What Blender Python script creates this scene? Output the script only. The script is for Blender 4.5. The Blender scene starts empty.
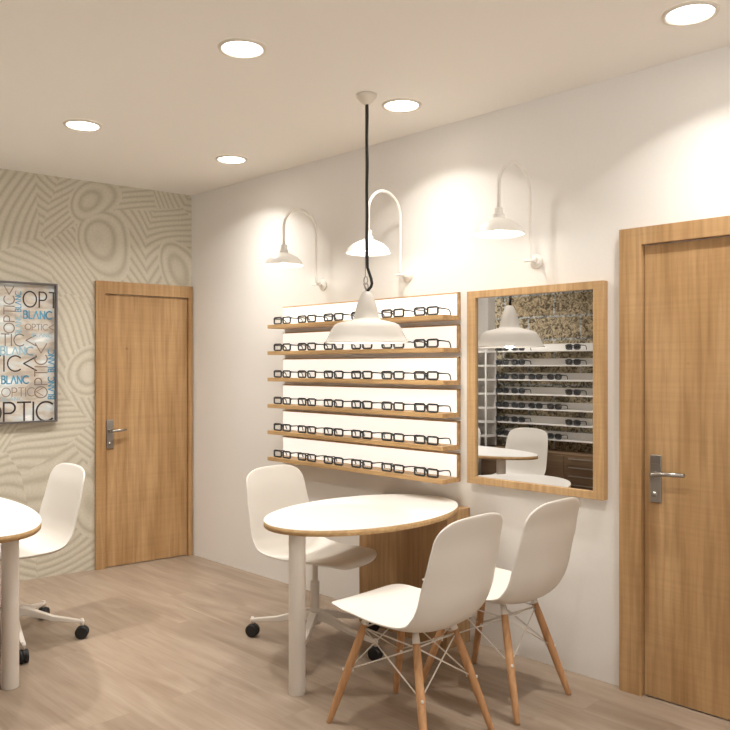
import bpy, bmesh, math, random
from mathutils import Vector, Matrix
random.seed(7)
S = bpy.context.scene
COL = S.collection
PI = math.pi
H = 2.8
GROUND_FILL, SKY = 2.5, 0.3

# ------------------------------------------------------------------ helpers
def tag(o, label=None, cat=None, group=None, kind=None):
    if label: o['label'] = label
    if cat: o['category'] = cat
    if group: o['group'] = group
    if kind: o['kind'] = kind
    return o

def thing(name, label=None, cat=None, loc=(0, 0, 0), rz=0.0, group=None, kind=None):
    o = bpy.data.objects.new(name, None)
    o.empty_display_size = 0.1
    COL.objects.link(o)
    o.location = loc
    o.rotation_euler = (0, 0, rz)
    return tag(o, label, cat, group, kind)

def obj(name, bm, mat, parent=None, smooth=False, bevel=0, segs=2, auto=None, recalc=True):
    if recalc:
        bmesh.ops.recalc_face_normals(bm, faces=bm.faces)
    me = bpy.data.meshes.new(name)
    if smooth:
        for f in bm.faces: f.smooth = True
    bm.to_mesh(me); bm.free()
    mats = mat if isinstance(mat, (list, tuple)) else [mat]
    for m in mats: me.materials.append(m)
    o = bpy.data.objects.new(name, me)
    COL.objects.link(o)
    if parent: o.parent = parent
    if bevel:
        b = o.modifiers.new('bevel', 'BEVEL'); b.width = bevel; b.segments = segs
        b.limit_method = 'ANGLE'; b.angle_limit = math.radians(40)
    if auto:
        me.shade_smooth() if hasattr(me, 'shade_smooth') else None
        e = o.modifiers.new('edge split', 'EDGE_SPLIT'); e.split_angle = math.radians(auto)
    return o

def box(bm, x0, x1, y0, y1, z0, z1, mi=0):
    vs = [bm.verts.new(p) for p in ((x0,y0,z0),(x1,y0,z0),(x1,y1,z0),(x0,y1,z0),(x0,y0,z1),(x1,y0,z1),(x1,y1,z1),(x0,y1,z1))]
    for q in ((0,3,2,1),(4,5,6,7),(0,1,5,4),(1,2,6,5),(2,3,7,6),(3,0,4,7)):
        f = bm.faces.new([vs[i] for i in q]); f.material_index = mi
    return vs

def BX(*a):
    bm = bmesh.new(); box(bm, *a); return bm

def frame_of(d):
    d = d.normalized()
    a = Vector((0, 0, 1)) if abs(d.z) < 0.95 else Vector((1, 0, 0))
    u = d.cross(a).normalized(); v = d.cross(u).normalized()
    return u, v

def tube(bm, pts, rad, n=12, closed=False, mi=0):
    pts = [Vector(p) for p in pts]
    N = len(pts)
    rads = rad if isinstance(rad, (list, tuple)) else [rad] * N
    rings = []
    u = None
    for i, p in enumerate(pts):
        if closed: d = pts[(i + 1) % N] - pts[i - 1]
        elif i == 0: d = pts[1] - p
        elif i == N - 1: d = p - pts[i - 1]
        else: d = (pts[i + 1] - p).normalized() + (p - pts[i - 1]).normalized()
        d.normalize()
        if u is None: u, v = frame_of(d)
        else:
            u = (u - d * u.dot(d)).normalized(); v = d.cross(u).normalized()
        rings.append([bm.verts.new(p + (u * math.cos(2*PI*k/n) + v * math.sin(2*PI*k/n)) * rads[i]) for k in range(n)])
    M = N if closed else N - 1
    for i in range(M):
        a, b = rings[i], rings[(i + 1) % N]
        for k in range(n):
            f = bm.faces.new((a[k], a[(k+1) % n], b[(k+1) % n], b[k])); f.smooth = True; f.material_index = mi
    if not closed:
        bm.faces.new(rings[0][::-1]).material_index = mi
        bm.faces.new(rings[-1]).material_index = mi

def lathe(bm, prof, n=48, c=(0, 0, 0), mi=0, smooth=True):
    rings = []
    for r, z in prof:
        if r < 1e-6: rings.append([bm.verts.new((c[0], c[1], c[2] + z))])
        else: rings.append([bm.verts.new((c[0] + r*math.cos(2*PI*k/n), c[1] + r*math.sin(2*PI*k/n), c[2] + z)) for k in range(n)])
    for a, b in zip(rings, rings[1:]):
        for k in range(n):
            k2 = (k + 1) % n
            if len(a) == 1 and len(b) == 1: continue
            if len(a) == 1: f = bm.faces.new((a[0], b[k2], b[k]))
            elif len(b) == 1: f = bm.faces.new((a[k], a[k2], b[0]))
            else: f = bm.faces.new((a[k], a[k2], b[k2], b[k]))
            f.smooth = smooth; f.material_index = mi

def copy_tree(o, parent=None):
    c = o.copy(); COL.objects.link(c); c.parent = parent
    for ch in KIDS.get(o.name, []):
        k = copy_tree(ch, c)
    return c
KIDS = {}
def reg(root):
    for o in bpy.data.objects:
        if o.parent: KIDS.setdefault(o.parent.name, [])
    KIDS.clear()
    for o in bpy.data.objects:
        if o.parent: KIDS.setdefault(o.parent.name, []).append(o)

# ------------------------------------------------------------------ materials
def mat(name, col, rough=0.5, metal=0.0, spec=0.5, emit=None, es=0.0):
    m = bpy.data.materials.new(name); m.use_nodes = True
    b = m.node_tree.nodes['Principled BSDF']
    b.inputs['Base Color'].default_value = (*col, 1)
    b.inputs['Roughness'].default_value = rough
    b.inputs['Metallic'].default_value = metal
    b.inputs['Specular IOR Level'].default_value = spec
    if emit:
        b.inputs['Emission Color'].default_value = (*emit, 1)
        b.inputs['Emission Strength'].default_value = es
    return m

def nt(m):
    return m.node_tree.nodes, m.node_tree.links, m.node_tree.nodes['Principled BSDF']

def ramp(N, stops):
    r = N.new('ShaderNodeValToRGB'); e = r.color_ramp.elements
    while len(e) < len(stops): e.new(0.5)
    for i, (p, c) in enumerate(stops):
        e[i].position = p; e[i].color = (*c, 1)
    return r

def paint(name, col, rough=0.7, var=0.04, bump=0.02, scale=60):
    m = mat(name, col, rough); N, L, b = nt(m)
    tc = N.new('ShaderNodeTexCoord')
    n = N.new('ShaderNodeTexNoise'); n.inputs['Scale'].default_value = scale; n.inputs['Detail'].default_value = 4
    L.new(tc.outputs['Object'], n.inputs['Vector'])
    r = ramp(N, [(0.3, tuple(c * (1 - var) for c in col)), (0.7, tuple(min(1, c * (1 + var)) for c in col))])
    L.new(n.outputs['Fac'], r.inputs['Fac']); L.new(r.outputs['Color'], b.inputs['Base Color'])
    bp = N.new('ShaderNodeBump'); bp.inputs['Strength'].default_value = bump; bp.inputs['Distance'].default_value = 0.002
    L.new(n.outputs['Fac'], bp.inputs['Height']); L.new(bp.outputs['Normal'], b.inputs['Normal'])
    return m

def oak(name, axis='z', light=(0.56, 0.36, 0.182), dark=(0.41, 0.24, 0.105), rough=0.5, saw=True):
    m = mat(name, light, rough, spec=0.3); N, L, b = nt(m)
    tc = N.new('ShaderNodeTexCoord')
    def stretched(along, across, detail, sc=1.0):
        mp = N.new('ShaderNodeMapping')
        s = [across] * 3; s['xyz'.index(axis)] = along
        mp.inputs['Scale'].default_value = s
        L.new(tc.outputs['Object'], mp.inputs['Vector'])
        n = N.new('ShaderNodeTexNoise'); n.inputs['Scale'].default_value = sc; n.inputs['Detail'].default_value = detail
        n.inputs['Distortion'].default_value = 0.4
        L.new(mp.outputs['Vector'], n.inputs['Vector']); return n
    big = stretched(0.7, 6.0, 3)
    fine = stretched(2.5, 48.0, 6)
    r1 = ramp(N, [(0.32, dark), (0.5, tuple((a + c) / 2 for a, c in zip(light, dark))), (0.66, light)])
    L.new(big.outputs['Fac'], r1.inputs['Fac'])
    r2 = ramp(N, [(0.35, (0.78, 0.74, 0.70)), (0.6, (1.05, 1.05, 1.05))])
    L.new(fine.outputs['Fac'], r2.inputs['Fac'])
    mx = N.new('ShaderNodeMix'); mx.data_type = 'RGBA'; mx.blend_type = 'MULTIPLY'; mx.inputs[0].default_value = 0.8
    L.new(r1.outputs['Color'], mx.inputs[6]); L.new(r2.outputs['Color'], mx.inputs[7])
    out = mx.outputs[2]
    if saw:
        cr = stretched(70.0, 1.5, 3)
        r3 = ramp(N, [(0.35, (0.88, 0.87, 0.85)), (0.6, (1.03, 1.03, 1.03))])
        L.new(cr.outputs['Fac'], r3.inputs['Fac'])
        m2 = N.new('ShaderNodeMix'); m2.data_type = 'RGBA'; m2.blend_type = 'MULTIPLY'; m2.inputs[0].default_value = 0.42
        L.new(out, m2.inputs[6]); L.new(r3.outputs['Color'], m2.inputs[7]); out = m2.outputs[2]
        vo = N.new('ShaderNodeTexVoronoi'); vo.inputs['Scale'].default_value = 3.2   # sparse knots
        L.new(tc.outputs['Object'], vo.inputs['Vector'])
        r4 = ramp(N, [(0.0, (0.45, 0.36, 0.28)), (0.045, (1, 1, 1))])
        L.new(vo.outputs['Distance'], r4.inputs['Fac'])
        m3 = N.new('ShaderNodeMix'); m3.data_type = 'RGBA'; m3.blend_type = 'MULTIPLY'; m3.inputs[0].default_value = 0.8
        L.new(out, m3.inputs[6]); L.new(r4.outputs['Color'], m3.inputs[7]); out = m3.outputs[2]
    L.new(out, b.inputs['Base Color'])
    bp = N.new('ShaderNodeBump'); bp.inputs['Strength'].default_value = 0.12; bp.inputs['Distance'].default_value = 0.001
    L.new(fine.outputs['Fac'], bp.inputs['Height']); L.new(bp.outputs['Normal'], b.inputs['Normal'])
    return m

def floor_mat():
    m = mat('floor_laminate', (0.5, 0.38, 0.28), 0.42, spec=0.3); N, L, b = nt(m)
    tc = N.new('ShaderNodeTexCoord')
    br = N.new('ShaderNodeTexBrick'); br.inputs['Scale'].default_value = 1.0
    br.inputs['Brick Width'].default_value = 1.35; br.inputs['Row Height'].default_value = 0.19
    br.inputs['Mortar Size'].default_value = 0.0018; br.inputs['Mortar Smooth'].default_value = 0.4
    br.offset = 0.37; br.inputs['Bias'].default_value = 0.0
    br.inputs['Color1'].default_value = (0, 0, 0, 1); br.inputs['Color2'].default_value = (1, 1, 1, 1)
    br.inputs['Mortar'].default_value = (0.2, 0.2, 0.2, 1)
    L.new(tc.outputs['Object'], br.inputs['Vector'])
    # shift the grain per plank
    add = N.new('ShaderNodeVectorMath'); add.operation = 'MULTIPLY_ADD'
    add.inputs[1].default_value = (7.0, 3.0, 11.0)
    L.new(br.outputs['Color'], add.inputs[0]); L.new(tc.outputs['Object'], add.inputs[2])
    def nz(sx, sy, det, dist=0.6):
        mp = N.new('ShaderNodeMapping'); mp.inputs['Scale'].default_value = (sx, sy, 1)
        L.new(add.outputs[0], mp.inputs['Vector'])
        n = N.new('ShaderNodeTexNoise'); n.inputs['Scale'].default_value = 1; n.inputs['Detail'].default_value = det
        n.inputs['Distortion'].default_value = dist
        L.new(mp.outputs['Vector'], n.inputs['Vector']); return n
    big = nz(1.3, 9, 4, 1.2); fine = nz(4, 90, 6)
    r1 = ramp(N, [(0.28, (0.285, 0.215, 0.158)), (0.5, (0.345, 0.268, 0.203)), (0.72, (0.395, 0.315, 0.247))])
    L.new(big.outputs['Fac'], r1.inputs['Fac'])
    r2 = ramp(N, [(0.3, (0.88, 0.87, 0.86)), (0.65, (1.03, 1.03, 1.03))])
    L.new(fine.outputs['Fac'], r2.inputs['Fac'])
    mx = N.new('ShaderNodeMix'); mx.data_type = 'RGBA'; mx.blend_type = 'MULTIPLY'; mx.inputs[0].default_value = 0.8
    L.new(r1.outputs['Color'], mx.inputs[6]); L.new(r2.outputs['Color'], mx.inputs[7])
    r3 = ramp(N, [(0.0, (0.965, 0.96, 0.955)), (1.0, (1.03, 1.03, 1.03))])
    L.new(br.outputs['Color'], r3.inputs['Fac'])
    m2 = N.new('ShaderNodeMix'); m2.data_type = 'RGBA'; m2.blend_type = 'MULTIPLY'; m2.inputs[0].default_value = 1
    L.new(mx.outputs[2], m2.inputs[6]); L.new(r3.outputs['Color'], m2.inputs[7])
    m3 = N.new('ShaderNodeMix'); m3.data_type = 'RGBA'; m3.inputs[7].default_value = (0.30, 0.215, 0.15, 1)
    mf = N.new('ShaderNodeMath'); mf.operation = 'MULTIPLY'; mf.inputs[1].default_value = 0.45
    L.new(br.outputs['Fac'], mf.inputs[0]); L.new(mf.outputs[0], m3.inputs[0]); L.new(m2.outputs[2], m3.inputs[6])
    L.new(m3.outputs[2], b.inputs['Base Color'])
    return m

def wallpaper_mat():
    # rings and sweeping bands of light relief lines
    m = mat('swirl_wallpaper', (0.6, 0.52, 0.40), 0.75, spec=0.2); N, L, b = nt(m)
    tc = N.new('ShaderNodeTexCoord')
    mp = N.new('ShaderNodeMapping'); mp.inputs['Scale'].default_value = (1.0, 0.0, 0.75)
    mp.inputs['Location'].default_value = (0.35, 0, 0.2)
    L.new(tc.outputs['Object'], mp.inputs['Vector'])
    nz = N.new('ShaderNodeTexNoise'); nz.inputs['Scale'].default_value = 1.6; nz.inputs['Detail'].default_value = 0
    L.new(mp.outputs['Vector'], nz.inputs['Vector'])
    wv = N.new('ShaderNodeVectorMath'); wv.operation = 'MULTIPLY_ADD'; wv.inputs[1].default_value = (0.38, 0.0, 0.38)
    L.new(nz.outputs['Color'], wv.inputs[0]); L.new(mp.outputs['Vector'], wv.inputs[2])
    vo = N.new('ShaderNodeTexVoronoi'); vo.inputs['Scale'].default_value = 1.75; vo.inputs['Randomness'].default_value = 0.75
    L.new(wv.outputs[0], vo.inputs['Vector'])
    # two other fields for the straight bands
    sepa = N.new('ShaderNodeSeparateColor'); L.new(vo.outputs['Color'], sepa.inputs[0])
    ang = N.new('ShaderNodeMath'); ang.operation = 'MULTIPLY_ADD'; ang.inputs[1].default_value = 2.2; ang.inputs[2].default_value = 0.3
    L.new(sepa.outputs[1], ang.inputs[0])
    rot = N.new('ShaderNodeVectorRotate'); rot.rotation_type = 'Y_AXIS'
    L.new(wv.outputs[0], rot.inputs['Vector']); L.new(ang.outputs[0], rot.inputs['Angle'])
    sp = N.new('ShaderNodeSeparateXYZ'); L.new(rot.outputs['Vector'], sp.inputs[0])
    ms = N.new('ShaderNodeMath'); ms.operation = 'MULTIPLY'; ms.inputs[1].default_value = 1.55
    L.new(sp.outputs['X'], ms.inputs[0])
    sepc = N.new('ShaderNodeSeparateColor'); L.new(vo.outputs['Color'], sepc.inputs[0])
    gt = N.new('ShaderNodeMath'); gt.operation = 'GREATER_THAN'; gt.inputs[1].default_value = 0.65
    L.new(sepc.outputs[0], gt.inputs[0])
    far = N.new('ShaderNodeMath'); far.operation = 'GREATER_THAN'; far.inputs[1].default_value = 0.42
    L.new(vo.outputs['Distance'], far.inputs[0])
    gm = N.new('ShaderNodeMath'); gm.operation = 'MAXIMUM'; L.new(gt.outputs[0], gm.inputs[0]); L.new(far.outputs[0], gm.inputs[1])
    mixv = N.new('ShaderNodeMix'); mixv.data_type = 'FLOAT'
    L.new(gm.outputs[0], mixv.inputs[0]); L.new(vo.outputs['Distance'], mixv.inputs[2]); L.new(ms.outputs[0], mixv.inputs[3])
    fr = N.new('ShaderNodeMath'); fr.operation = 'MULTIPLY'; fr.inputs[1].default_value = 2 * PI * 15
    L.new(mixv.outputs[0], fr.inputs[0])
    si = N.new('ShaderNodeMath'); si.operation = 'SINE'; L.new(fr.outputs[0], si.inputs[0])
    r = ramp(N, [(0.0, (0.50, 0.455, 0.355)), (0.10, (0.53, 0.485, 0.385)), (0.40, (0.60, 0.555, 0.455)), (1.0, (0.645, 0.60, 0.50))])
    mr = N.new('ShaderNodeMapRange'); mr.inputs['From Min'].default_value = -1; mr.inputs['From Max'].default_value = 1
    L.new(si.outputs[0], mr.inputs['Value']); L.new(mr.outputs[0], r.inputs['Fac'])
    # fine fabric speckle
    n2 = N.new('ShaderNodeTexNoise'); n2.inputs['Scale'].default_value = 70; n2.inputs['Detail'].default_value = 3
    L.new(tc.outputs['Object'], n2.inputs['Vector'])
    r2 = ramp(N, [(0.35, (0.94, 0.94, 0.94)), (0.65, (1.03, 1.03, 1.03))]); L.new(n2.outputs['Fac'], r2.inputs['Fac'])
    mx = N.new('ShaderNodeMix'); mx.data_type = 'RGBA'; mx.blend_type = 'MULTIPLY'; mx.inputs[0].default_value = 1
    L.new(r.outputs['Color'], mx.inputs[6]); L.new(r2.outputs['Color'], mx.inputs[7])
    L.new(mx.outputs[2], b.inputs['Base Color'])
    bp = N.new('ShaderNodeBump'); bp.inputs['Strength'].default_value = 0.25; bp.inputs['Distance'].default_value = 0.004
    L.new(mr.outputs[0], bp.inputs['Height']); L.new(bp.outputs['Normal'], b.inputs['Normal'])
    return m

def stone_mat():
    m = mat('rough_stone_blocks', (0.3, 0.25, 0.17), 0.9); N, L, b = nt(m)
    tc = N.new('ShaderNodeTexCoord')
    mp = N.new('ShaderNodeMapping'); mp.inputs['Rotation'].default_value = (PI/2, 0, 0)
    L.new(tc.outputs['Object'], mp.inputs['Vector'])
    br = N.new('ShaderNodeTexBrick'); br.inputs['Scale'].default_value = 1
    br.inputs['Brick Width'].default_value = 0.55; br.inputs['Row Height'].default_value = 0.215
    br.inputs['Mortar Size'].default_value = 0.012; br.inputs['Mortar Smooth'].default_value = 0.5
    br.inputs['Color1'].default_value = (0.36, 0.29, 0.19, 1); br.inputs['Color2'].default_value = (0.46, 0.41, 0.31, 1)
    br.inputs['Mortar'].default_value = (0.42, 0.44, 0.44, 1)
    L.new(mp.outputs['Vector'], br.inputs['Vector'])
    n = N.new('ShaderNodeTexNoise'); n.inputs['Scale'].default_value = 24; n.inputs['Detail'].default_value = 6; n.inputs['Distortion'].default_value = 1.5
    L.new(tc.outputs['Object'], n.inputs['Vector'])
    r = ramp(N, [(0.38, (0.30, 0.27, 0.22)), (0.5, (0.9, 0.9, 0.88)), (0.62, (1.5, 1.45, 1.35))]); L.new(n.outputs['Fac'], r.inputs['Fac'])
    mx = N.new('ShaderNodeMix'); mx.data_type = 'RGBA'; mx.blend_type = 'MULTIPLY'; mx.inputs[0].default_value = 1
    L.new(br.outputs['Color'], mx.inputs[6]); L.new(r.outputs['Color'], mx.inputs[7]); L.new(mx.outputs[2], b.inputs['Base Color'])
    bp = N.new('ShaderNodeBump'); bp.inputs['Strength'].default_value = 1; bp.inputs['Distance'].default_value = 0.02
    L.new(n.outputs['Fac'], bp.inputs['Height']); L.new(bp.outputs['Normal'], b.inputs['Normal'])
    return m

def poster_mat():
    m = mat('printed_poster', (0.6, 0.57, 0.52), 0.35); N, L, b = nt(m)
    tc = N.new('ShaderNodeTexCoord')
    mp = N.new('ShaderNodeMapping'); mp.inputs['Scale'].default_value = (5.5, 1, 13)
    L.new(tc.outputs['Object'], mp.inputs['Vector'])
    n = N.new('ShaderNodeTexNoise'); n.inputs['Scale'].default_value = 1; n.inputs['Detail'].default_value = 3
    L.new(mp.outputs['Vector'], n.inputs['Vector'])
    r = ramp(N, [(0.3, (0.36, 0.34, 0.32)), (0.42, (0.50, 0.43, 0.35)), (0.5, (0.62, 0.57, 0.50)), (0.58, (0.60, 0.64, 0.64)), (0.7, (0.9, 0.9, 0.87))])
    L.new(n.outputs['Fac'], r.inputs['Fac']); L.new(r.outputs['Color'], b.inputs['Base Color'])
    return m

M = dict(
    wall=paint('white_wall_paint', (0.83, 0.805, 0.77), 0.8, 0.008, 0.01),
    ceil=paint('ceiling_paint', (0.90, 0.865, 0.815), 0.85, 0.006, 0.01),
    paper=wallpaper_mat(), floor=floor_mat(), stone=stone_mat(),
    oak=oak('oak_door'), oakx=oak('oak_shelf', 'x', (0.66, 0.44, 0.22), (0.50, 0.31, 0.14), saw=False),
    oakf=oak('oak_mirror_frame', 'z', (0.62, 0.41, 0.215), (0.49, 0.31, 0.145), saw=True),
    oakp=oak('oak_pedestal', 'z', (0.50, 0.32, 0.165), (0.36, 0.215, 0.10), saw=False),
    edge=oak('plywood_edge', 'x', (0.60, 0.40, 0.20), (0.50, 0.32, 0.15), saw=False),
    beech=oak('beech_leg', 'z', (0.66, 0.385, 0.20), (0.55, 0.30, 0.145), saw=False),
    brown=oak('brown_cabinet', 'x', (0.24, 0.16, 0.10), (0.17, 0.105, 0.06), saw=False),
    white=mat('white_laminate', (0.88, 0.86, 0.83), 0.35),
    board=mat('white_display_panel', (0.9, 0.88, 0.85), 0.5),
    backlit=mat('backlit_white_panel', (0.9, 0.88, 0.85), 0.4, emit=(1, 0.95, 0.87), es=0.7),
    shell=mat('white_shell_plastic', (0.76, 0.725, 0.67), 0.42, spec=0.35),
    metal=mat('white_powdercoat', (0.80, 0.75, 0.69), 0.4),
    lampm=mat('lamp_enamel', (0.82, 0.79, 0.74), 0.35),
    pend=mat('pendant_enamel', (0.52, 0.49, 0.445), 0.6, spec=0.25),
    wire=mat('white_wire', (0.83, 0.79, 0.73), 0.4),
    black=mat('black_rubber', (0.012, 0.012, 0.013), 0.5),
    cord=mat('black_cord', (0.012, 0.011, 0.01), 0.6),
    frameb=mat('black_acetate', (0.03, 0.035, 0.04), 0.3),
    steel=mat('brushed_steel', (0.40, 0.38, 0.36), 0.28, 1.0),
    dsteel=mat('dark_frame_metal', (0.14, 0.125, 0.125), 0.4, 0.3),
    mirror=mat('mirror_glass', (0.61, 0.61, 0.61), 0.0, 1.0),
    grey=paint('grey_pier_paint', (0.52, 0.49, 0.46), 0.8),
    poster=poster_mat(),
    ink=mat('dark_ink', (0.045, 0.035, 0.03), 0.6), ink2=mat('brown_ink', (0.26, 0.19, 0.15), 0.6),
    ink3=mat('grey_ink', (0.20, 0.18, 0.17), 0.6),
    blue=mat('blue_ink', (0.10, 0.36, 0.56), 0.6), lblue=mat('pale_blue_ink', (0.30, 0.52, 0.63), 0.6),
    glow=mat('downlight_diffuser', (1, 1, 1), 0.5, emit=(1, 0.93, 0.82), es=11.0),
    bulb=mat('bulb_glow', (1, 1, 1), 0.5, emit=(1, 0.90, 0.74), es=9.0),
    trim=mat('white_trim_ring', (0.72, 0.66, 0.58), 0.5),
)
lens = mat('clear_lens', (0.75, 0.75, 0.75), 0.1); lens.node_tree.nodes['Principled BSDF'].inputs['Alpha'].default_value = 0.12
dlens = mat('dark_lens', (0.06, 0.06, 0.065), 0.1); dlens.node_tree.nodes['Principled BSDF'].inputs['Alpha'].default_value = 0.75
M['lens'] = lens; M['dlens'] = dlens

# ------------------------------------------------------------------ setting
BETA = math.radians(8.4)
XE, YE = 8.0, -5.2                 # far ends of the shop behind the camera
def struct(name, bm, m, **k):
    return tag(obj(name, bm, m, **k), kind='structure')
struct('floor', BX(-1.1, XE, YE, 0.12, -0.08, 0), M['floor'])
struct('ceiling', BX(-1.1, XE, YE, 0.12, H, H + 0.08), M['ceil'])
struct('wall_right', BX(-0.15, XE, 0, 0.12, 0, H), M['wall'])
wl = struct('wall_left', BX(-0.0, 5.4, 0, 0.12, 0, H), M['paper'])      # local x runs from the corner towards the viewer
# local frame of the papered wall: x -> away from the corner, y -> out of the room
B_ROT = math.atan2(-math.cos(BETA), -math.sin(BETA))
wl.rotation_euler = (0, 0, B_ROT)
wl.scale = (1, -1, 1)
# mirrored scale would flip the normals: bake a proper mesh instead
for v in wl.data.vertices: v.co.y = -v.co.y
wl.scale = (1, 1, 1)
wl.data.flip_normals()
struct('wall_display', BX(-0.52, 4.0, -3.26, -3.1, 0, H), M['stone'])
struct('wall_return', BX(3.9, 4.0, YE, -3.26, 0, H), M['wall'])
# added glazing behind the viewer, made up to let in fill light
bm = bmesh.new(); box(bm, 3.9, XE, YE - 0.1, YE, 0, 0.35); box(bm, 3.9, XE, YE - 0.1, YE, 2.55, H); box(bm, 3.9, 4.3, YE - 0.1, YE, 0.35, 2.55); box(bm, XE - 0.3, XE, YE - 0.1, YE, 0.35, 2.55)
struct('wall_back', bm, M['wall'])
bm = bmesh.new(); box(bm, XE, XE + 0.1, YE, 0.12, 0, 0.35); box(bm, XE, XE + 0.1, YE, 0.12, 2.55, H); box(bm, XE, XE + 0.1, YE, YE + 0.3, 0.35, 2.55); box(bm, XE, XE + 0.1, -0.4, 0.12, 0.35, 2.55)
struct('wall_far', bm, M['wall'])
bm = bmesh.new()
for k in range(4): box(bm, 4.3 + k*1.12, 4.35 + k*1.12, YE - 0.07, YE - 0.03, 0.35, 2.55)
struct('fill_window_1', bm, M['dsteel'])
bm = bmesh.new()
for k in range(5): box(bm, XE + 0.03, XE + 0.07, YE + 0.3 + k*1.1, YE + 0.35 + k*1.1, 0.35, 2.55)
struct('fill_window_2', bm, M['dsteel'])
gl = bpy.data.materials.new('fill_window_glass'); gl.use_nodes = True
N, L = gl.node_tree.nodes, gl.node_tree.links; N.clear()
o_ = N.new('ShaderNodeOutputMaterial'); mxs = N.new('ShaderNodeMixShader'); tr = N.new('ShaderNodeBsdfTransparent'); gs = N.new('ShaderNodeBsdfGlossy')
gs.inputs['Roughness'].default_value = 0.02; mxs.inputs[0].default_value = 0.06
L.new(tr.outputs[0], mxs.inputs[1]); L.new(gs.outputs[0], mxs.inputs[2]); L.new(mxs.outputs[0], o_.inputs[0])
struct('fill_window_3', BX(4.3, XE - 0.3, YE - 0.053, YE - 0.047, 0.35, 2.55), gl)
struct('fill_window_4', BX(XE + 0.047, XE + 0.053, YE + 0.3, -0.4, 0.35, 2.55), gl)
struct('wall_pier', BX(-0.47, 0.71, -3.1, -2.98, 0, H), M['grey'])

def make_door(root, x0, x1, ztop, side, handle_x, side2=None, top=None, hdir=1, ll=0.15):
    """door in a wall plane y=0 of the local frame, room on the -y side"""
    side2 = side if side2 is None else side2
    top = side if top is None else top
    fr = 0.035
    bm = bmesh.new()
    box(bm, x0, x0 + side, -fr, 0.0, 0, ztop)
    box(bm, x1 - side2, x1, -fr, 0.0, 0, ztop)
    obj('door_frame', bm, M['oak'], root, bevel=0.0015)
    obj('door_frame_head', BX(x0 + side, x1 - side2, -fr, 0.0, ztop - top, ztop), M['oakx' if False else 'oak'], root, bevel=0.0015)
    bm = bmesh.new()
    box(bm, x0 + side + 0.004, x1 - side2 - 0.004, -0.012, 0.0, 0.006, ztop - top - 0.004)
    leaf = obj('door_leaf', bm, M['oak'], root, bevel=0.0015)
    bm = bmesh.new()
    box(bm, handle_x - 0.022, handle_x + 0.030, -0.022, -0.012, 0.868, 1.078)
    pl = obj('handle_plate', bm, M['steel'], leaf, bevel=0.003)
    pl['label'] = 'brushed steel lock plate'
    bm = bmesh.new()
    s = hdir
    tube(bm, [(handle_x, -0.022, 0.995), (handle_x, -0.060, 0.995)], 0.011, 16)
    tube(bm, [(handle_x, -0.060, 0.995), (handle_x + s*0.012, -0.068, 0.997), (handle_x + s*0.06, -0.070, 1.002), (handle_x + s*ll, -0.068, 1.006)], [0.010, 0.011, 0.0095, 0.0095], 14)
    lathe(bm, [(0, 0), (0.012, 0), (0.012, 0.004), (0, 0.004)], 20, (0, 0, 0))
    for v in bm.verts[-(20*2+2):]:
        v.co = Vector((handle_x + v.co.x, -0.0225 - v.co.z, 0.905 + v.co.y))
    box(bm, handle_x - 0.018, handle_x + 0.018, -0.026, -0.022, 1.036, 1.040)
    obj('lever_handle', bm, M['steel'], pl)['label'] = 'steel lever with keyhole rose'

d1 = thing('door_1', kind='structure')
make_door(d1, 3.562, 4.60, 2.088, 0.105, 3.722, top=0.078)
d2 = thing('door_2', kind='structure', rz=B_ROT)
d2.rotation_euler = (0, 0, B_ROT + PI)     # local x back towards the corner, room on -y
def flip_local(o): pass
# local x = -q
make_door(d2, -0.750, -0.006, 2.086, 0.068, -0.648, side2=0.034, top=0.090, ll=0.105)

# ------------------------------------------------------------------ framed word poster on the papered wall
pr = thing('framed_word_poster', 'tray-framed print of dark and blue lettering on the swirl-papered wall left of the far door', 'picture', (0, 0, 0), B_ROT + PI)
PX0, PX1, PZ0, PZ1 = -2.02, -1.022, 1.083, 2.041
bm = bmesh.new()
t, dp = 0.010, 0.055
box(bm, PX0, PX0 + t, -dp, 0, PZ0, PZ1); box(bm, PX1 - t, PX1, -dp, 0, PZ0, PZ1)
box(bm, PX0 + t, PX1 - t, -dp, 0, PZ0, PZ0 + t); box(bm, PX0 + t, PX1 - t, -dp, 0, PZ1 - t, PZ1)
obj('picture_frame', bm, M['dsteel'], pr)
pp = obj('print', BX(PX0 + t, PX1 - t, -0.010, 0, PZ0 + t, PZ1 - t), M['poster'], pr)
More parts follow.
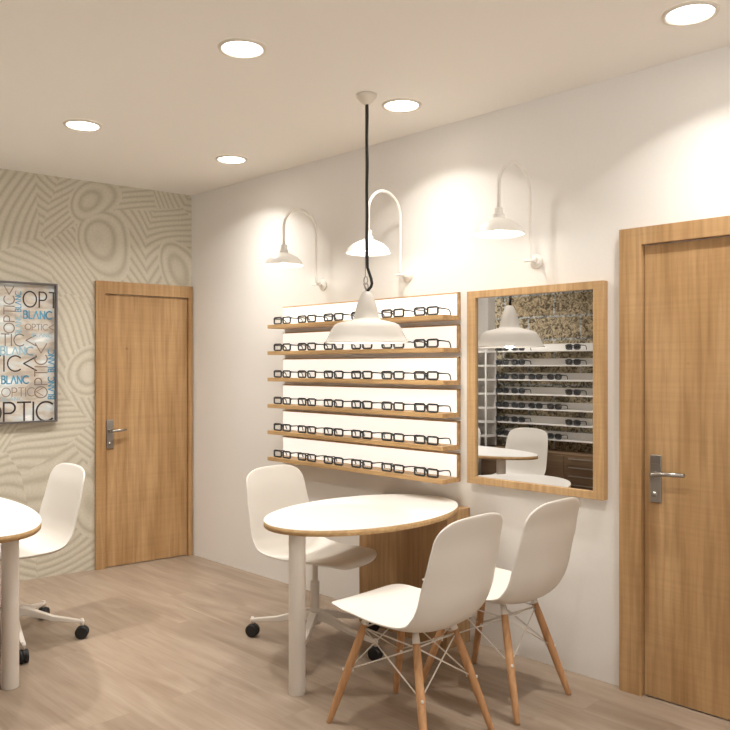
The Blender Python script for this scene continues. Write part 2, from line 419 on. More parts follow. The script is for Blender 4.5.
# stroke letters: unit cap height, returns (width, polylines)
def arc(cx, cy, rx, ry, a0, a1, n=20):
    return [(cx + rx*math.cos(math.radians(a0 + (a1-a0)*i/n)), cy + ry*math.sin(math.radians(a0 + (a1-a0)*i/n))) for i in range(n+1)]
GL = {
 'O': (0.98, [arc(0.49, 0.5, 0.47, 0.5, 0, 360, 32)]),
 'P': (0.62, [[(0.04, 0), (0.04, 1)], [(0.04, 1), (0.30, 1)] + arc(0.30, 0.73, 0.27, 0.27, 90, -90, 14) + [(0.04, 0.46)]]),
 'T': (0.62, [[(0.31, 0), (0.31, 1)], [(0.0, 1), (0.62, 1)]]),
 'I': (0.12, [[(0.06, 0), (0.06, 1)]]),
 'C': (0.82, [arc(0.49, 0.5, 0.47, 0.5, 48, 312, 24)]),
 '<': (0.86, [[(0.84, 0.96), (0.04, 0.5), (0.84, 0.04)]]),
 'B': (0.58, [[(0.04, 0), (0.04, 1)], [(0.04, 1), (0.28, 1)] + arc(0.28, 0.77, 0.21, 0.23, 90, -90, 10) + [(0.04, 0.54)], [(0.28, 0.54)] + arc(0.28, 0.27, 0.26, 0.27, 90, -90, 10) + [(0.04, 0)]]),
 'L': (0.48, [[(0.04, 1), (0.04, 0), (0.46, 0)]]),
 'A': (0.76, [[(0.02, 0), (0.38, 1), (0.74, 0)]]),
 'N': (0.68, [[(0.04, 0), (0.04, 1), (0.64, 0), (0.64, 1)]]),
}
def word(txt, x, z, cap, sw, m, rot=0, lift=0.0, gap=0.16, sx=1.0):
    """stroke word with its baseline start at (x, z); rot=90 reads upwards"""
    bm = bmesh.new(); cx = 0.0
    y0 = -0.0105 - lift
    for ch in txt:
        w, pls = GL[ch]
        for pl in pls:
            pts = [Vector(((cx + px*sx) * cap, pz * cap)) for px, pz in pl]
            for i in range(len(pts) - 1):
                a, b_ = pts[i], pts[i+1]; d = (b_ - a).normalized(); nn = Vector((-d.y, d.x)) * sw / 2
                a2, b2 = a - d * sw * 0.3, b_ + d * sw * 0.3
                q = []
                for p in (a2 + nn, a2 - nn, b2 - nn, b2 + nn):
                    if rot: X, Z = x - p.y, z + p.x
                    else: X, Z = x + p.x, z + p.y
                    q.append(bm.verts.new((X, y0, Z)))
                bm.faces.new(q)
        cx += w * sx + gap
    ext = bmesh.ops.extrude_face_region(bm, geom=bm.faces[:])
    for v in ext['geom']:
        if isinstance(v, bmesh.types.BMVert): v.co.y -= 0.0006
    for co, no in (((PX1 - t - 0.0005, 0, 0), (1, 0, 0)), ((PX0 + t + 0.0005, 0, 0), (-1, 0, 0)), ((0, 0, PZ1 - t - 0.0005), (0, 0, 1)), ((0, 0, PZ0 + t + 0.0005), (0, 0, -1))):
        bmesh.ops.bisect_plane(bm, geom=bm.verts[:] + bm.edges[:] + bm.faces[:], plane_co=co, plane_no=no, clear_outer=True)
    o = obj('printed_word', bm, m, pp)
    return o
def PQ(px): return -(1.381 - 0.00647 * px)     # across the print
def PH(py, px=25):                                 # height on the print
    top = 281.3 + (284.5 - 281.3) * px / 55.5; bot = 425 - 4 * px / 55.5
    return 2.041 - (py - top) / (bot - top) * 0.958
word('OPTIC<', PQ(22), PH(307), 0.106, 0.0095, M['ink'], gap=0.12, sx=0.86)
word('BLANC', PQ(22.5), PH(318.6), 0.052, 0.009, M['blue'], gap=0.13, sx=0.92)
word('OPTIC<', PQ(24), PH(330), 0.040, 0.0045, M['ink2'], gap=0.14)
word('BLANC', PQ(31), PH(337), 0.026, 0.004, M['lblue'], gap=0.2, sx=1.3)
word('OPTIC<', PQ(46.5), PH(399), 0.082, 0.0075, M['ink2'], rot=90, gap=0.12, sx=1.0)
word('BLANC', PQ(53.6), PH(399, 50), 0.040, 0.007, M['blue'], rot=90, gap=0.14, sx=1.0)
word('BLANC', PQ(53.6), PH(372, 50), 0.040, 0.007, M['blue'], rot=90, gap=0.14, sx=1.0)
word('OPTIC<', PQ(13.5), PH(333.5, 8), 0.066, 0.0065, M['ink2'], rot=90, gap=0.12, sx=1.05)
word('BLANC', PQ(20), PH(335, 17), 0.036, 0.0055, M['lblue'], rot=90, gap=0.14)
word('BLANC', PQ(20), PH(312, 17), 0.036, 0.0055, M['blue'], rot=90, gap=0.14)
word('OPTIC<', PQ(-22), PH(346.5, 10), 0.080, 0.007, M['ink3'], gap=0.12)
word('BLANC', PQ(0), PH(355.5, 10), 0.055, 0.008, M['lblue'], gap=0.12)
word('OPTIC<', PQ(-40), PH(372, 10), 0.104, 0.009, M['ink'], gap=0.14, sx=1.0)
word('BLANC', PQ(1), PH(384.5, 10), 0.052, 0.009, M['blue'], gap=0.12, sx=0.85)
word('OPTIC<', PQ(1), PH(397.5, 10), 0.058, 0.005, M['ink2'], gap=0.12)
word('BLANC', PQ(1), PH(402, 10), 0.026, 0.004, M['lblue'], gap=0.25, sx=1.3)
word('OPTIC<', PQ(-19.5), PH(422.5, 25), 0.134, 0.012, M['ink'], gap=0.075, sx=1.0)
# words of the part outside the picture frame
word('BLANC', -1.98, 1.85, 0.08, 0.012, M['blue'], gap=0.12)
word('OPTIC<', -1.98, 1.70, 0.09, 0.008, M['ink'], gap=0.12)
word('BLANC', -1.98, 1.60, 0.05, 0.006, M['lblue'], gap=0.12)
word('OPTIC<', -1.98, 1.30, 0.10, 0.009, M['ink2'], gap=0.12)

# ------------------------------------------------------------------ recessed downlights
cone = math.radians(121)
def beam_profile(l):
    # luminous intensity of the downlight falls off away from its axis
    l.use_nodes = True; N, L = l.node_tree.nodes, l.node_tree.links
    em = next(n for n in N if n.type == 'EMISSION')
    tc = N.new('ShaderNodeTexCoord'); sp = N.new('ShaderNodeSeparateXYZ'); ab = N.new('ShaderNodeMath'); ab.operation = 'ABSOLUTE'
    L.new(tc.outputs['Normal'], sp.inputs[0]); L.new(sp.outputs['Z'], ab.inputs[0])
    pw = N.new('ShaderNodeMath'); pw.operation = 'POWER'; pw.inputs[1].default_value = 3.5
    ml = N.new('ShaderNodeMath'); ml.operation = 'MULTIPLY'; ml.inputs[1].default_value = 1.9
    L.new(ab.outputs[0], pw.inputs[0]); L.new(pw.outputs[0], ml.inputs[0]); L.new(ml.outputs[0], em.inputs['Strength'])
def downlight(x, y, label, tilt=0.0, n=0, j_=0):
    r = thing('recessed_downlight', label, 'ceiling light', (x, y, H), group='round recessed downlights')
    bm = bmesh.new(); lathe(bm, [(0.083, -0.001), (0.084, -0.006), (0.090, -0.010), (0.099, -0.008), (0.102, -0.0005)], 48)
    obj('trim_ring', bm, M['trim'], r, smooth=True)
    bm = bmesh.new(); lathe(bm, [(0, -0.0035), (0.0835, -0.0035), (0.0835, -0.001), (0, -0.001)], 48, smooth=False)
    obj('diffuser', bm, M['glow'], r)
    l = bpy.data.lights.new('downlight_beam', 'SPOT'); l.energy = SPOT_W * (0.45 if x > 5 or y < -3 else {0: (1.25, 1.6, 2.6), 1: (1.05, 1.1, 0.8), 2: (1.05, 0.85, 0.35)}[n][min(2, j_)]); l.color = (1, 0.962, 0.905)
    beam_profile(l); l.spot_size = cone; l.spot_blend = 0.05; l.shadow_soft_size = 0.045
    lo = bpy.data.objects.new('downlight_beam', l); COL.objects.link(lo); lo.parent = r
    lo.location = (0, 0, -0.02); lo.rotation_euler = (0, tilt, 0)
    lo['kind'] = 'light'
    return r
SPOT_W = 34
names = {
 (0, 0): 'round recessed ceiling downlight nearest the corner of the plain and papered walls',
 (1, 0): 'round recessed ceiling downlight just right of the pendant lamp canopy',
 (2, 0): 'large round recessed downlight at the top right of the photo, next to the plain wall',
 (0, 1): 'round recessed ceiling downlight farthest left in the photo, above the swirl-papered wall',
 (1, 1): 'round recessed ceiling downlight at the top, left of the pendant lamp canopy',
}
XS = [1.104, 2.573, 4.035, 5.5, 6.97]; YS = [-0.41, -1.404, -2.4, -3.4, -4.4]
for i, x in enumerate(XS):
    for j, y in enumerate(YS):
        if x < 4.2 and j > 2: continue
        lb = names.get((i, j), 'round recessed ceiling downlight outside the photo, row %s column %s of the grid' % ('one two three four five'.split()[j], 'one two three four five'.split()[i]))
        downlight(x, y, lb, tilt=math.radians(11) if i == 0 else 0, n=i, j_=j)

# ------------------------------------------------------------------ gooseneck wall lamps
def wall_lamp(x, label):
    r = thing('gooseneck_wall_lamp', label, 'wall lamp', (x, 0, 1.99), group='white gooseneck lamps on the wall')
    bm = bmesh.new()
    prof = [(0, 0), (0.036, 0), (0.036, 0.006), (0.030, 0.014), (0.016, 0.020), (0.0, 0.020)]
    lathe(bm, prof, 32)
    for v in bm.verts: v.co = Vector((v.co.x, -v.co.z, v.co.y))
    obj('wall_plate', bm, M['lampm'], r, smooth=True)
    bm = bmesh.new()
    R = 0.131; cy, cz = -0.193, 0.325
    pts = [(0, -0.018, 0.0), (0, -0.045, 0.0), (0, -0.057, 0.006), (0, -0.062, 0.02), (0, -0.062, 0.18)]
    pts += [(0, cy + R*math.cos(a), cz + R*math.sin(a)) for a in [PI*i/26 for i in range(27)]]
    pts += [(0, -0.324, 0.26), (0, -0.324, 0.215)]
    tube(bm, pts, 0.0085, 14)
    obj('arm', bm, M['lampm'], r)
    bm = bmesh.new()
    tube(bm, [(0.03, -0.062, 0.0), (-0.03, -0.062, 0.0)], 0.007, 12)
    tube(bm, [(0.03, -0.062, 0.0), (0.038, -0.062, 0.0)], 0.013, 12)
    obj('swivel_screw', bm, M['lampm'], r)
    bm = bmesh.new()
    outer = [(0.016, 0.222), (0.020, 0.220), (0.020, 0.195), (0.027, 0.190), (0.027, 0.172), (0.050, 0.163), (0.085, 0.145), (0.108, 0.125), (0.119, 0.103), (0.123, 0.097)]
    inner = [(0.120, 0.096), (0.115, 0.102), (0.104, 0.122), (0.082, 0.140), (0.048, 0.157), (0.0, 0.163)]
    lathe(bm, [(0, 0.222)] + outer + inner, 48, (0, -0.324, 0))
    obj('lamp_shade', bm, M['lampm'], r, smooth=True, auto=50)
    bm = bmesh.new()
    lathe(bm, [(0, 0.104), (0.017, 0.109), (0.028, 0.122), (0.026, 0.138), (0.014, 0.152), (0.012, 0.165)], 24, (0, -0.324, 0))
    obj('bulb', bm, M['bulb'], r, smooth=True)
    l = bpy.data.lights.new('bulb_light', 'POINT'); l.energy = WL_W; l.color = (1, 0.95, 0.87); l.shadow_soft_size = 0.03
    lo = bpy.data.objects.new('bulb_light', l); COL.objects.link(lo); lo.parent = r; lo.location = (0, -0.324, 0.092)
    return r
WL_W = 1.2
wall_lamp(1.526, 'white gooseneck wall lamp farthest left, above the left end of the glasses shelves')
wall_lamp(2.250, 'white gooseneck wall lamp in the middle, partly behind the black pendant cord')
wall_lamp(3.108, 'white gooseneck wall lamp on the right, above the wood-framed mirror')

# ------------------------------------------------------------------ pendant lamp
pd = thing('pendant_lamp', 'white bell-shaped pendant lamp on a black cord over the oval table', 'pendant lamp', (2.55, -0.64, 0))
bm = bmesh.new(); lathe(bm, [(0, H), (0.052, H), (0.050, H - 0.012), (0.030, H - 0.034), (0.014, H - 0.048), (0, H - 0.050)], 40)
obj('ceiling_canopy', bm, M['trim'], pd, smooth=True)
ZR = 1.583
bm = bmesh.new()
outer = [(0.0, ZR+0.252), (0.014, ZR+0.252), (0.022, ZR+0.249), (0.031, ZR+0.232), (0.044, ZR+0.200), (0.055, ZR+0.160), (0.062, ZR+0.122), (0.068, ZR+0.115), (0.100, ZR+0.107), (0.140, ZR+0.097), (0.158, ZR+0.088), (0.170, ZR+0.072), (0.188, ZR+0.036), (0.204, ZR+0.006), (0.210, ZR+0.003), (0.210, ZR)]
inner = [(0.203, ZR), (0.184, ZR+0.036), (0.165, ZR+0.068), (0.150, ZR+0.084), (0.100, ZR+0.100), (0.050, ZR+0.108), (0.0, ZR+0.11)]
lathe(bm, outer + inner, 64)
obj('lamp_shade', bm, M['pend'], pd, smooth=True, auto=45)
bm = bmesh.new()
tube(bm, [(-0.008, 0.0, H - 0.045), (-0.008, 0.0, ZR + 0.325)], 0.0022, 8)
obj('suspension_rod', bm, M['steel'], pd)
bm = bmesh.new()
ring = [(-0.006 + 0.013*math.cos(a), 0, ZR + 0.308 + 0.018*math.sin(a)) for a in [2*PI*i/20 for i in range(20)]]
tube(bm, ring, 0.0030, 8, closed=True)
ring = [(-0.002, 0.012*math.cos(a), ZR + 0.278 + 0.016*math.sin(a)) for a in [2*PI*i/20 for i in range(20)]]
tube(bm, ring, 0.0030, 8, closed=True)
tube(bm, [(-0.022, 0, ZR+0.292), (-0.006, 0, ZR+0.270), (0, 0, ZR+0.252)], 0.004, 8)
obj('hanging_hook', bm, M['steel'], pd)
bm = bmesh.new()
cp = []
for i in range(41):
    z = H - 0.045 - (H - 0.045 - (ZR + 0.40)) * i / 40
    cp.append((0.0012*math.sin(i*0.5) + 0.002, 0.0015*math.cos(i*0.5), z))
cp += [(0.004, 0, ZR+0.37), (0.012, 0, ZR+0.345), (0.022, 0, ZR+0.315), (0.026, 0, ZR+0.292), (0.022, 0, ZR+0.276), (0.010, 0, ZR+0.262), (0.004, 0, ZR+0.251)]
# bend it towards the right of the view
cd = Vector((0.711, 0.703, 0))
cp = [(cd.x*p[0], cd.y*p[0] + p[1]*0.2, p[2]) for p in cp]
tube(bm, cp, 0.0072, 10)
obj('power_cord', bm, M['cord'], pd)['label'] = 'black cord curling into the top of the shade'
bm = bmesh.new()
lathe(bm, [(0, ZR+0.030), (0.020, ZR+0.036), (0.032, ZR+0.056), (0.028, ZR+0.080), (0.014, ZR+0.105)], 24)
obj('bulb', bm, M['bulb'], pd, smooth=True)
l = bpy.data.lights.new('bulb_light', 'POINT'); l.energy = 5; l.color = (1, 0.95, 0.87); l.shadow_soft_size = 0.035
lo = bpy.data.objects.new('bulb_light', l); COL.objects.link(lo); lo.parent = pd; lo.location = (0, 0, ZR + 0.028)

# ------------------------------------------------------------------ glasses shelves on the plain wall
SX0, SX1 = 1.143, 2.633
SZ = [1.742 - 0.1747*k for k in range(6)]
rowname = ['top', 'second', 'third', 'fourth', 'fifth', 'bottom']
for k, z in enumerate(SZ):
    where = {0: 'topmost of the six display shelves', 5: 'lowest of the six display shelves'}.get(k, '%s display shelf from the top' % rowname[k])
    r = thing('display_shelf', 'oak-edged ledge with white back holding glasses, ' + where, 'shelf', (SX0, 0, z), group='oak display shelves on the plain wall')
    W = SX1 - SX0
    obj('ledge', BX(0, W, -0.15, 0, -0.024, 0), M['oakx'], r, bevel=0.0012)
    bm = bmesh.new()
    box(bm, 0, W, -0.020, 0, 0.121, 0.127)
    box(bm, W - 0.008, W, -0.024, 0, 0.0, 0.127)
    box(bm, 0, W - 0.008, -0.012, 0, 0.0, 0.121)
    obj('back_board', bm, M['oakx'], r)
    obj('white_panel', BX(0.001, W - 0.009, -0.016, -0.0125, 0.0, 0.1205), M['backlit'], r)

def rrect(cx, cz, w, h, r, n=5):
    pts = []
    for (sx, sz, a0) in ((1, 1, 0), (-1, 1, 90), (-1, -1, 180), (1, -1, 270)):
        for i in range(n + 1):
            a = math.radians(a0 + 90 * i / n)
            pts.append((cx + sx*(w/2 - r) + r*math.cos(a), cz + sz*(h/2 - r) + r*math.sin(a)))
    return pts
def make_glasses(kind, label, group):
    r = thing('eyeglasses' if kind == 'rect' else 'sunglasses', label, 'glasses', group=group)
    lw, lh, gap = (0.072, 0.040, 0.020) if kind == 'rect' else (0.062, 0.044, 0.018)
    rad = 0.0054
    cx = (lw + gap) / 2; cz = lh / 2 + rad
    bm = bmesh.new()
    for s in (-1, 1):
        rr = 0.010 if kind == 'rect' else 0.019
        pts = rrect(s*cx, cz, lw, lh, rr)
        tube(bm, [(a, 0, b) for a, b in pts], rad, 8, closed=True)
    tube(bm, [(-gap/2 - 0.001, 0, cz + lh*0.22), (0, -0.003, cz + lh*0.30), (gap/2 + 0.001, 0, cz + lh*0.22)], rad*0.85, 8)
    for s in (-1, 1):
        tube(bm, [(s*(cx + lw/2), 0, cz + lh*0.33), (s*(cx + lw/2 + 0.006), 0.004, cz + lh*0.33)], rad*1.1, 8)
    obj('rim', bm, M['frameb'], r)
    for s in (-1, 1):
        bm = bmesh.new()
        vs = [bm.verts.new((a, 0.0, b)) for a, b in rrect(s*cx, cz, lw - 0.004, lh - 0.004, 0.009 if kind == 'rect' else 0.018)]
        f = bm.faces.new(vs)
        ex = bmesh.ops.extrude_face_region(bm, geom=[f])
        for v in ex['geom']:
            if isinstance(v, bmesh.types.BMVert): v.co.y += 0.0015
        obj('lens', bm, M['lens'] if kind == 'rect' else M['dlens'], r)
        bm = bmesh.new()
        x = s*(cx + lw/2 + 0.006); zt = cz + lh*0.33
        tube(bm, [(x, 0.004, zt), (x, 0.05, zt - 0.001), (x - s*0.002, 0.088, zt - 0.004), (x - s*0.003, 0.099, zt - 0.012), (x - s*0.004, 0.108, 0.003)], [0.0042, 0.0036, 0.0036, 0.0038, 0.0036], 8)
        obj('temple', bm, M['frameb'], r)
    return r
GX = [1.2706, 1.5144, 1.7614, 2.0044, 2.252, 2.498]
ordn = ['leftmost', 'second from left', 'third from left', 'fourth from left', 'fifth from left', 'rightmost']
proto = make_glasses('rect', '', 'rectangular glasses on the display shelves')
reg(proto)
first = True
for k, z in enumerate(SZ):
    for i, x in enumerate(GX):
        o = proto if first else copy_tree(proto)
        first = False
        o.location = (x, -0.128, z + 0.0002)
        o['label'] = 'black rectangular glasses, %s on the %s wall shelf' % (ordn[i], rowname[k])

# ------------------------------------------------------------------ framed mirror
mr_ = thing('wall_mirror', 'tall rectangular mirror in a light oak frame right of the glasses shelves', 'mirror', (2.705, 0, 0.850))
W, HH = 0.785, 1.015
for x in (0, W - 0.055): obj('frame_stile', BX(x, x + 0.055, -0.040, 0, 0, HH), M['oakf'], mr_, bevel=0.002)
for z in (0, HH - 0.037): obj('frame_rail', BX(0.055, W - 0.055, -0.040, 0, z, z + 0.037), M['oakf'], mr_, bevel=0.002)
obj('mirror_glass', BX(0.055, W - 0.055, -0.026, 0, 0.037, HH - 0.037), M['mirror'], mr_)

# ------------------------------------------------------------------ oval tables
def oval_table(label, cx, cy, ax, ay, legp, ped):
    r = thing('oval_table', label, 'table', (cx, cy, 0))
    n = 96
    def plate(z0, z1, k=0.0):
        bm = bmesh.new()
        a = [bm.verts.new(((ax-k)*math.cos(2*PI*i/n), (ay-k)*math.sin(2*PI*i/n), z0)) for i in range(n)]
        b = [bm.verts.new(((ax-k)*math.cos(2*PI*i/n), (ay-k)*math.sin(2*PI*i/n), z1)) for i in range(n)]
        bm.faces.new(a[::-1]); bm.faces.new(b)
        for i in range(n):
            f = bm.faces.new((a[i], a[(i+1) % n], b[(i+1) % n], b[i])); f.smooth = True
        return bm
    obj('tabletop_edge', plate(0.722, 0.7475), M['edge'], r)['label'] = 'plywood-coloured rim of the tabletop'
    obj('tabletop', plate(0.7476, 0.750, 0.0005), M['white'], r)
    bm = bmesh.new()
    lathe(bm, [(0, 0), (0.037, 0), (0.038, 0.004), (0.038, 0.722), (0, 0.722)], 32, (legp[0]-cx, legp[1]-cy, 0))
    obj('leg', bm, M['metal'], r, smooth=True, auto=50)
    x0, x1, y0, y1 = ped
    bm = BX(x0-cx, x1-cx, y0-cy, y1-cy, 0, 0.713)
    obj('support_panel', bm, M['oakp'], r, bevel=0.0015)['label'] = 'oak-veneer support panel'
    return r
oval_table('white-topped oval table under the pendant lamp with an oak support panel against the plain wall', 2.494, -0.590, 0.372, 0.572, (2.553, -1.088), (2.056, 2.700, -0.200, -0.003))
oval_table('white-topped oval table cut off by the left edge of the photo', 0.965, -2.068, 0.86, 0.34, (1.567, -1.968), (0.15, 0.24, -2.30, -1.82))

# ------------------------------------------------------------------ chairs
PROF = [(0.298, 0.450), (0.300, 0.462), (0.291, 0.476), (0.264, 0.484), (0.21, 0.483), (0.13, 0.470), (0.04, 0.456), (-0.06, 0.446), (-0.15, 0.447),
        (-0.222, 0.466), (-0.262, 0.508), (-0.281, 0.570), (-0.292, 0.65), (-0.304, 0.73), (-0.316, 0.81), (-0.330, 0.87), (-0.338, 0.908)]
def catmull(P, t):
    n = len(P) - 1; x = t * n; i = min(int(x), n - 1); f = x - i
    p0, p1, p2, p3 = P[max(i-1, 0)], P[i], P[i+1], P[min(i+2, n)]
    return [0.5*((2*b) + (-a+c)*f + (2*a-5*b+4*c-d)*f*f + (-a+3*b-3*c+d)*f**3) for a, b, c, d in zip(p0, p1, p2, p3)]
HW = [(0, 0.212), (0.12, 0.232), (0.30, 0.242), (0.45, 0.248), (0.58, 0.248), (0.70, 0.243), (0.82, 0.234), (0.92, 0.223), (1.0, 0.212)]
CURL = [(0, 0.0), (0.12, 0.010), (0.25, 0.026), (0.45, 0.045), (0.58, 0.058), (0.70, 0.040), (0.85, 0.022), (1.0, 0.012)]
def lerp_t(T, u):
    for (a, va), (b, vb) in zip(T, T[1:]):
        if u <= b:
            f = (u - a) / (b - a); f = f*f*(3-2*f)*0.5 + f*0.5
            return va + (vb - va) * f
    return T[-1][1]
def shell_mesh(dz=0.0):
    bm = bmesh.new()
    P = PROF
    # arc-length table
    fine = [catmull(P, i/400) for i in range(401)]
    s = [0]
    for a, b in zip(fine, fine[1:]): s.append(s[-1] + math.hypot(b[0]-a[0], b[1]-a[1]))
    Lt = s[-1]
    def at(u):
        x = u * Lt; lo = 0
        for i in range(400):
            if s[i+1] >= x: lo = i; break
        f = (x - s[lo]) / max(1e-9, s[lo+1] - s[lo])
        p = [a + (b-a)*f for a, b in zip(fine[lo], fine[lo+1])]
        d = [b - a for a, b in zip(fine[lo], fine[lo+1])]; l = math.hypot(*d)
        return p, (d[0]/l, d[1]/l)
    NU, NV = 44, 24
    grid = []
    for iu in range(NU + 1):
        tt = iu / NU
        u = 0.5 - 0.5 * math.cos(PI * tt); u = 0.45*u + 0.55*tt if 0.08 < tt < 0.92 else u*0.45 + 0.55*tt
        row = []
        for iv in range(NV + 1):
            v = -1 + 2 * iv / NV
            v = math.sin(v * PI / 2) * 0.5 + v * 0.5
            # rounded corners: slide the end rows inwards at the sides
            av = abs(v)
            k_front = 0.15; k_back = 0.085
            drop = (1 - (1 - av**3.2) ** (1/2.2)) if av < 1 else 1
            uu = u + (1 - u)**5 * k_front * drop - u**6 * k_back * drop
            p, d = at(min(max(uu, 0), 1))
            w = lerp_t(HW, uu); c = lerp_t(CURL, uu)
            nx, nz = -d[1], d[0]
            # profile runs front -> back: normal on the sitter's side
            nx, nz = (d[1], -d[0])
            cc = c * av**2.4
            row.append(bm.verts.new((p[0] + nx*cc, w * v * (1 - 0.05*av**4), p[1] + nz*cc + dz)))
        grid.append(row)
    for a, b in zip(grid, grid[1:]):
        for i in range(NV):
            f = bm.faces.new((a[i], a[i+1], b[i+1], b[i])); f.smooth = True
    return bm
def add_shell(root, dz=0.0):
    bm = shell_mesh(dz)
    o = obj('shell_seat', bm, M['shell'], root, recalc=False)
    s = o.modifiers.new('solid', 'SOLIDIFY'); s.thickness = 0.009; s.offset = 0
    sb = o.modifiers.new('sub', 'SUBSURF'); sb.levels = 1; sb.render_levels = 1
    return o
def dsw(label, x, y, rz, group='white shell chairs on wooden legs'):
    r = thing('shell_chair', label, 'chair', (x, y, 0), rz, group)
    add_shell(r)
    T = {}; Fp = {}
    for sx in (1, -1):
        for sy in (1, -1):
            T[sx, sy] = Vector((sx*0.135, sy*0.115, 0.430 if sx > 0 else 0.418)); Fp[sx, sy] = Vector((sx*0.262, sy*0.205, 0.0))
            a, b = T[sx, sy], Fp[sx, sy]
            bm = bmesh.new()
            pts = [b.lerp(a, q) for q in (0, 0.02, 0.25, 0.55, 0.8, 0.97)]
            tube(bm, pts, [0.0105, 0.0125, 0.0155, 0.0175, 0.0165, 0.0145], 16)
            obj('leg', bm, M['beech'], r)
    bm = bmesh.new()
    # metal sockets and brackets between legs and shell
    for k in T:
        a = Fp[k].lerp(T[k], 0.965); b = T[k] + Vector((-k[0]*0.02, -k[1]*0.02, 0.030))
        tube(bm, [a, T[k], b], [0.0160, 0.0150, 0.011], 12)
    w = 0.0030
    N_ = {k: Fp[k].lerp(T[k], 0.52) for k in T}
    Tp = {k: Fp[k].lerp(T[k], 0.93) + Vector((0, 0, 0.0)) for k in T}
    ring = [(1, 1), (-1, 1), (-1, -1), (1, -1)]
    for i in range(4):
        a, b = ring[i], ring[(i+1) % 4]
        tube(bm, [N_[a], Tp[b]], w, 8); tube(bm, [N_[b], Tp[a]], w, 8)
        tube(bm, [Tp[a], Tp[b]], w*1.1, 8)
    c = Vector((0.0, 0, 0.345))
    for k in T:
        tube(bm, [N_[k] + Vector((k[0]*0.020, k[1]*0.012, 0.0)), N_[k] - Vector((k[0]*0.020, k[1]*0.012, 0.0))], 0.0055, 10)
    obj('wire_bracing', bm, M['wire'], r)['label'] = 'white wire cross-bracing'
    return r
dsw('white shell chair on beech legs nearest the viewer, its back to the camera', 3.125, -0.975, PI)
dsw('white shell chair on beech legs close to the plain wall, below the mirror', 3.165, -0.445, PI)
dsw('white shell chair seen only in the mirror, whole backrest in mid reflection', 1.33, -2.42, PI/2)
dsw('white shell chair seen only in the mirror, at the left edge of the reflection', 0.64, -2.36, PI/2)

def swivel(label, x, y, rz, arms, R):
    r = thing('swivel_chair', label, 'chair', (x, y, 0), rz, 'white swivel chairs on castors')
    add_shell(r, 0.010)
    bm = bmesh.new()
    lathe(bm, [(0, 0.118), (0.030, 0.118), (0.034, 0.135), (0.034, 0.190), (0.024, 0.200), (0.024, 0.335), (0.021, 0.34), (0.015, 0.345), (0.015, 0.43), (0.03, 0.44), (0.03, 0.455), (0, 0.455)], 28)
    box(bm, -0.10, 0.10, -0.035, 0.035, 0.440, 0.455)
    obj('column', bm, M['metal'], r, smooth=False, auto=40)
    bm = bmesh.new()
    for a in arms:
        d = Vector((math.cos(a), math.sin(a), 0)); n_ = Vector((-d.y, d.x, 0))
        secs = []
        for q, wd, zt, th in ((0.02, 0.020, 0.185, 0.050), (0.08, 0.019, 0.178, 0.042), (R*0.6, 0.015, 0.128, 0.026), (R - 0.005, 0.012, 0.100, 0.018), (R + 0.012, 0.010, 0.098, 0.016)):
            c = d * q
            secs.append([bm.verts.new(c + n_*s*wd + Vector((0, 0, zt - t_))) for s, t_ in ((-1, 0), (1, 0), (1, th), (-1, th))])
        for A, B_ in zip(secs, secs[1:]):
            for i in range(4): bm.faces.new((A[i], A[(i+1) % 4], B_[(i+1) % 4], B_[i]))
        bm.faces.new(secs[0][::-1]); bm.faces.new(secs[-1])
    st = obj('star_base', bm, M['metal'], r, bevel=0.004)
    for a in arms:
        d = Vector((math.cos(a), math.sin(a), 0)); n_ = Vector((-d.y, d.x, 0)); c = d * R
        bm = bmesh.new()
        tube(bm, [c + Vector((0, 0, 0.106)), c + Vector((0, 0, 0.062))], 0.009, 12, mi=1)
        for s in (-1, 1):
            q = c + n_ * s * 0.013
            tube(bm, [q - n_*0.010 + Vector((0, 0, 0.034)), q - n_*0.008 + Vector((0, 0, 0.034)), q + n_*0.008 + Vector((0, 0, 0.034)), q + n_*0.010 + Vector((0, 0, 0.034))], [0.027, 0.0335, 0.0335, 0.027], 24)
        # hood over the wheels
        tube(bm, [c - n_*0.010 + Vector((0, 0, 0.038)), c + n_*0.010 + Vector((0, 0, 0.038))], 0.032, 20)
        obj('castor', bm, [M['black'], M['metal']], r)['label'] = 'black twin-wheel castor'
    return r
rad = math.radians
swivel('white swivel chair on castors behind the oval table under the pendant lamp', 2.163, -0.635, rad(4), [rad(a - 4) for a in (12, 80, 152, 203, 306)], 0.375)
swivel('white swivel chair on castors at the left table in front of the papered wall', 0.962, -1.735, -PI/2, [rad(a + 90) for a in (-12, 52, 131, 205, 278)], 0.365)

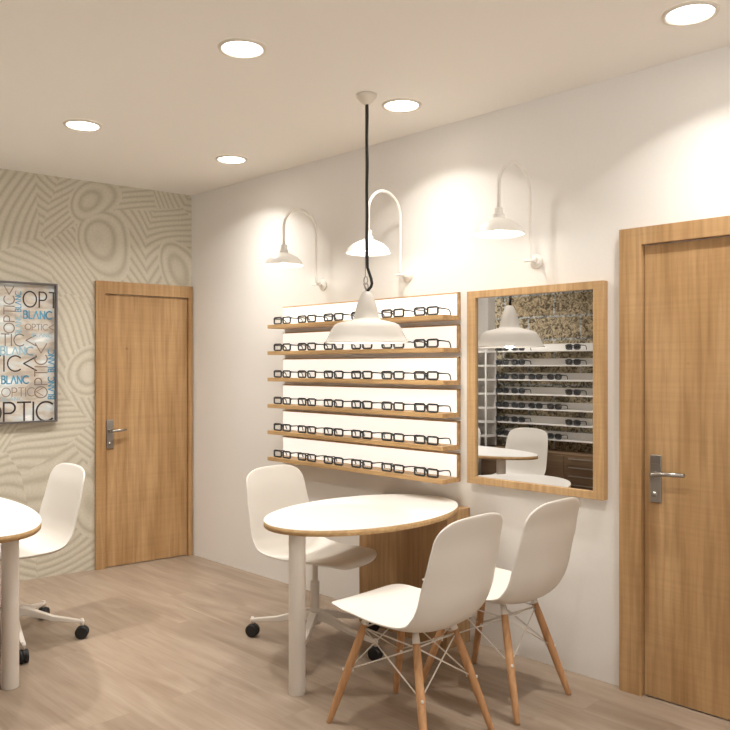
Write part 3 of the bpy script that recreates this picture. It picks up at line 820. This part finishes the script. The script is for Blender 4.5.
# ------------------------------------------------------------------ display wall seen in the mirror
for k in range(7):
    z = 1.615 - 0.136*k
    r = thing('sunglasses_shelf', 'white shelf on the stone wall seen in the mirror, %s from the top' % ('first second third fourth fifth sixth seventh'.split()[k]), 'shelf', (0.84, -3.098, z), group='white shelves on the stone wall')
    obj('ledge', BX(0, 2.7, 0, 0.14, -0.012, 0), M['white'], r, bevel=0.001)
    obj('back_panel', BX(0, 2.7, 0, 0.012, 0.0, 0.062), M['board'], r)
sun = make_glasses('round', '', 'sunglasses on the white shelves')
reg(sun)
first = True
pos = {0: (0.89, 1.07, 1.65), 1: (0.89, 1.07, 1.65), 2: (0.89, 1.07, 1.26, 1.46), 3: (0.89, 1.07, 1.65), 4: (0.89, 1.07, 1.26, 1.46), 5: (0.89, 1.07, 1.65), 6: (0.89, 1.07, 1.46)}
for k, xs in pos.items():
    for i, x in enumerate(sorted(xs)):
        o = sun if first else copy_tree(sun); first = False
        o.location = (x, -3.098 + 0.133, 1.615 - 0.136*k + 0.0002); o.rotation_euler = (0, 0, PI)
        o['label'] = 'dark sunglasses seen in the mirror, %s shelf from top, %s from the left there' % ('first second third fourth fifth sixth seventh'.split()[k], 'first second third fourth'.split()[i])
sd = thing('open_shelf_unit', 'narrow grey-white open shelf unit at the left edge of the mirror reflection', 'shelf unit', (0.53, -2.975, 0))
bm = bmesh.new()
box(bm, 0, 0.015, 0, 0.16, 0.70, 1.62); box(bm, 0.015, 0.285, 0, 0.012, 0.70, 1.62)
obj('carcass', bm, M['grey'], sd)
for k in range(7):
    obj('shelf_board', BX(0.015, 0.285, 0.012, 0.16, 1.60 - 0.136*k, 1.618 - 0.136*k), M['white'], sd)
obj('front_post', BX(0.270, 0.285, 0.16, 0.172, 0.70, 1.62), M['white'], sd)
cb = thing('drawer_cabinet', 'low brown wooden cabinet with drawers below the sunglasses shelves, seen in the mirror', 'cabinet', (0.72, -3.095, 0))
obj('carcass', BX(0.0, 2.86, 0.0, 0.24, 0.0, 0.69), M['brown'], cb, bevel=0.002)
obj('cabinet_door', BX(0.02, 0.90, 0.24, 0.255, 0.06, 0.67), M['brown'], cb, bevel=0.001)
for c in range(3):
    for k in range(8):
        z = 0.665 - 0.076*k
        x = 0.94 + 0.62*c
        d = obj('drawer', BX(x, x + 0.58, 0.24, 0.255, z - 0.070, z), M['brown'], cb, bevel=0.001)
        obj('drawer_handle', BX(x + 0.02, x + 0.56, 0.255, 0.268, z - 0.020, z - 0.010), M['steel'], d)

# the proto at the origin must have all its own data set; world and camera
w = bpy.data.worlds.new('World'); S.world = w; w.use_nodes = True
N, L = w.node_tree.nodes, w.node_tree.links
bg = N['Background']; tc = N.new('ShaderNodeTexCoord'); sp = N.new('ShaderNodeSeparateXYZ'); mr = N.new('ShaderNodeMapRange')
L.new(tc.outputs['Generated'], sp.inputs[0]); L.new(sp.outputs['Z'], mr.inputs['Value'])
mr.inputs['From Min'].default_value = -0.05; mr.inputs['From Max'].default_value = 0.05
mr.inputs['To Min'].default_value = GROUND_FILL; mr.inputs['To Max'].default_value = SKY      # added fill: bright lower half lifts the ceiling, dim upper half
L.new(mr.outputs[0], bg.inputs['Strength'])
bg.inputs['Color'].default_value = (1, 0.97, 0.93, 1)

cam = bpy.data.cameras.new('camera'); co = bpy.data.objects.new('camera', cam); COL.objects.link(co)
cam.sensor_width = 36; cam.lens = 36 * 775 / 730; cam.clip_start = 0.05
cam.shift_y = 1.0 / 730
co.location = (5.218, -3.347, 1.47)
fw = Vector((-0.7035, 0.7107, 0)).normalized()
co.rotation_euler = fw.to_track_quat('-Z', 'Y').to_euler()
S.camera = co
S.view_settings.view_transform = 'Standard'; S.view_settings.look = 'None'
S.view_settings.gamma = 1; S.view_settings.use_curve_mapping = False
S.view_settings.exposure = 0.17
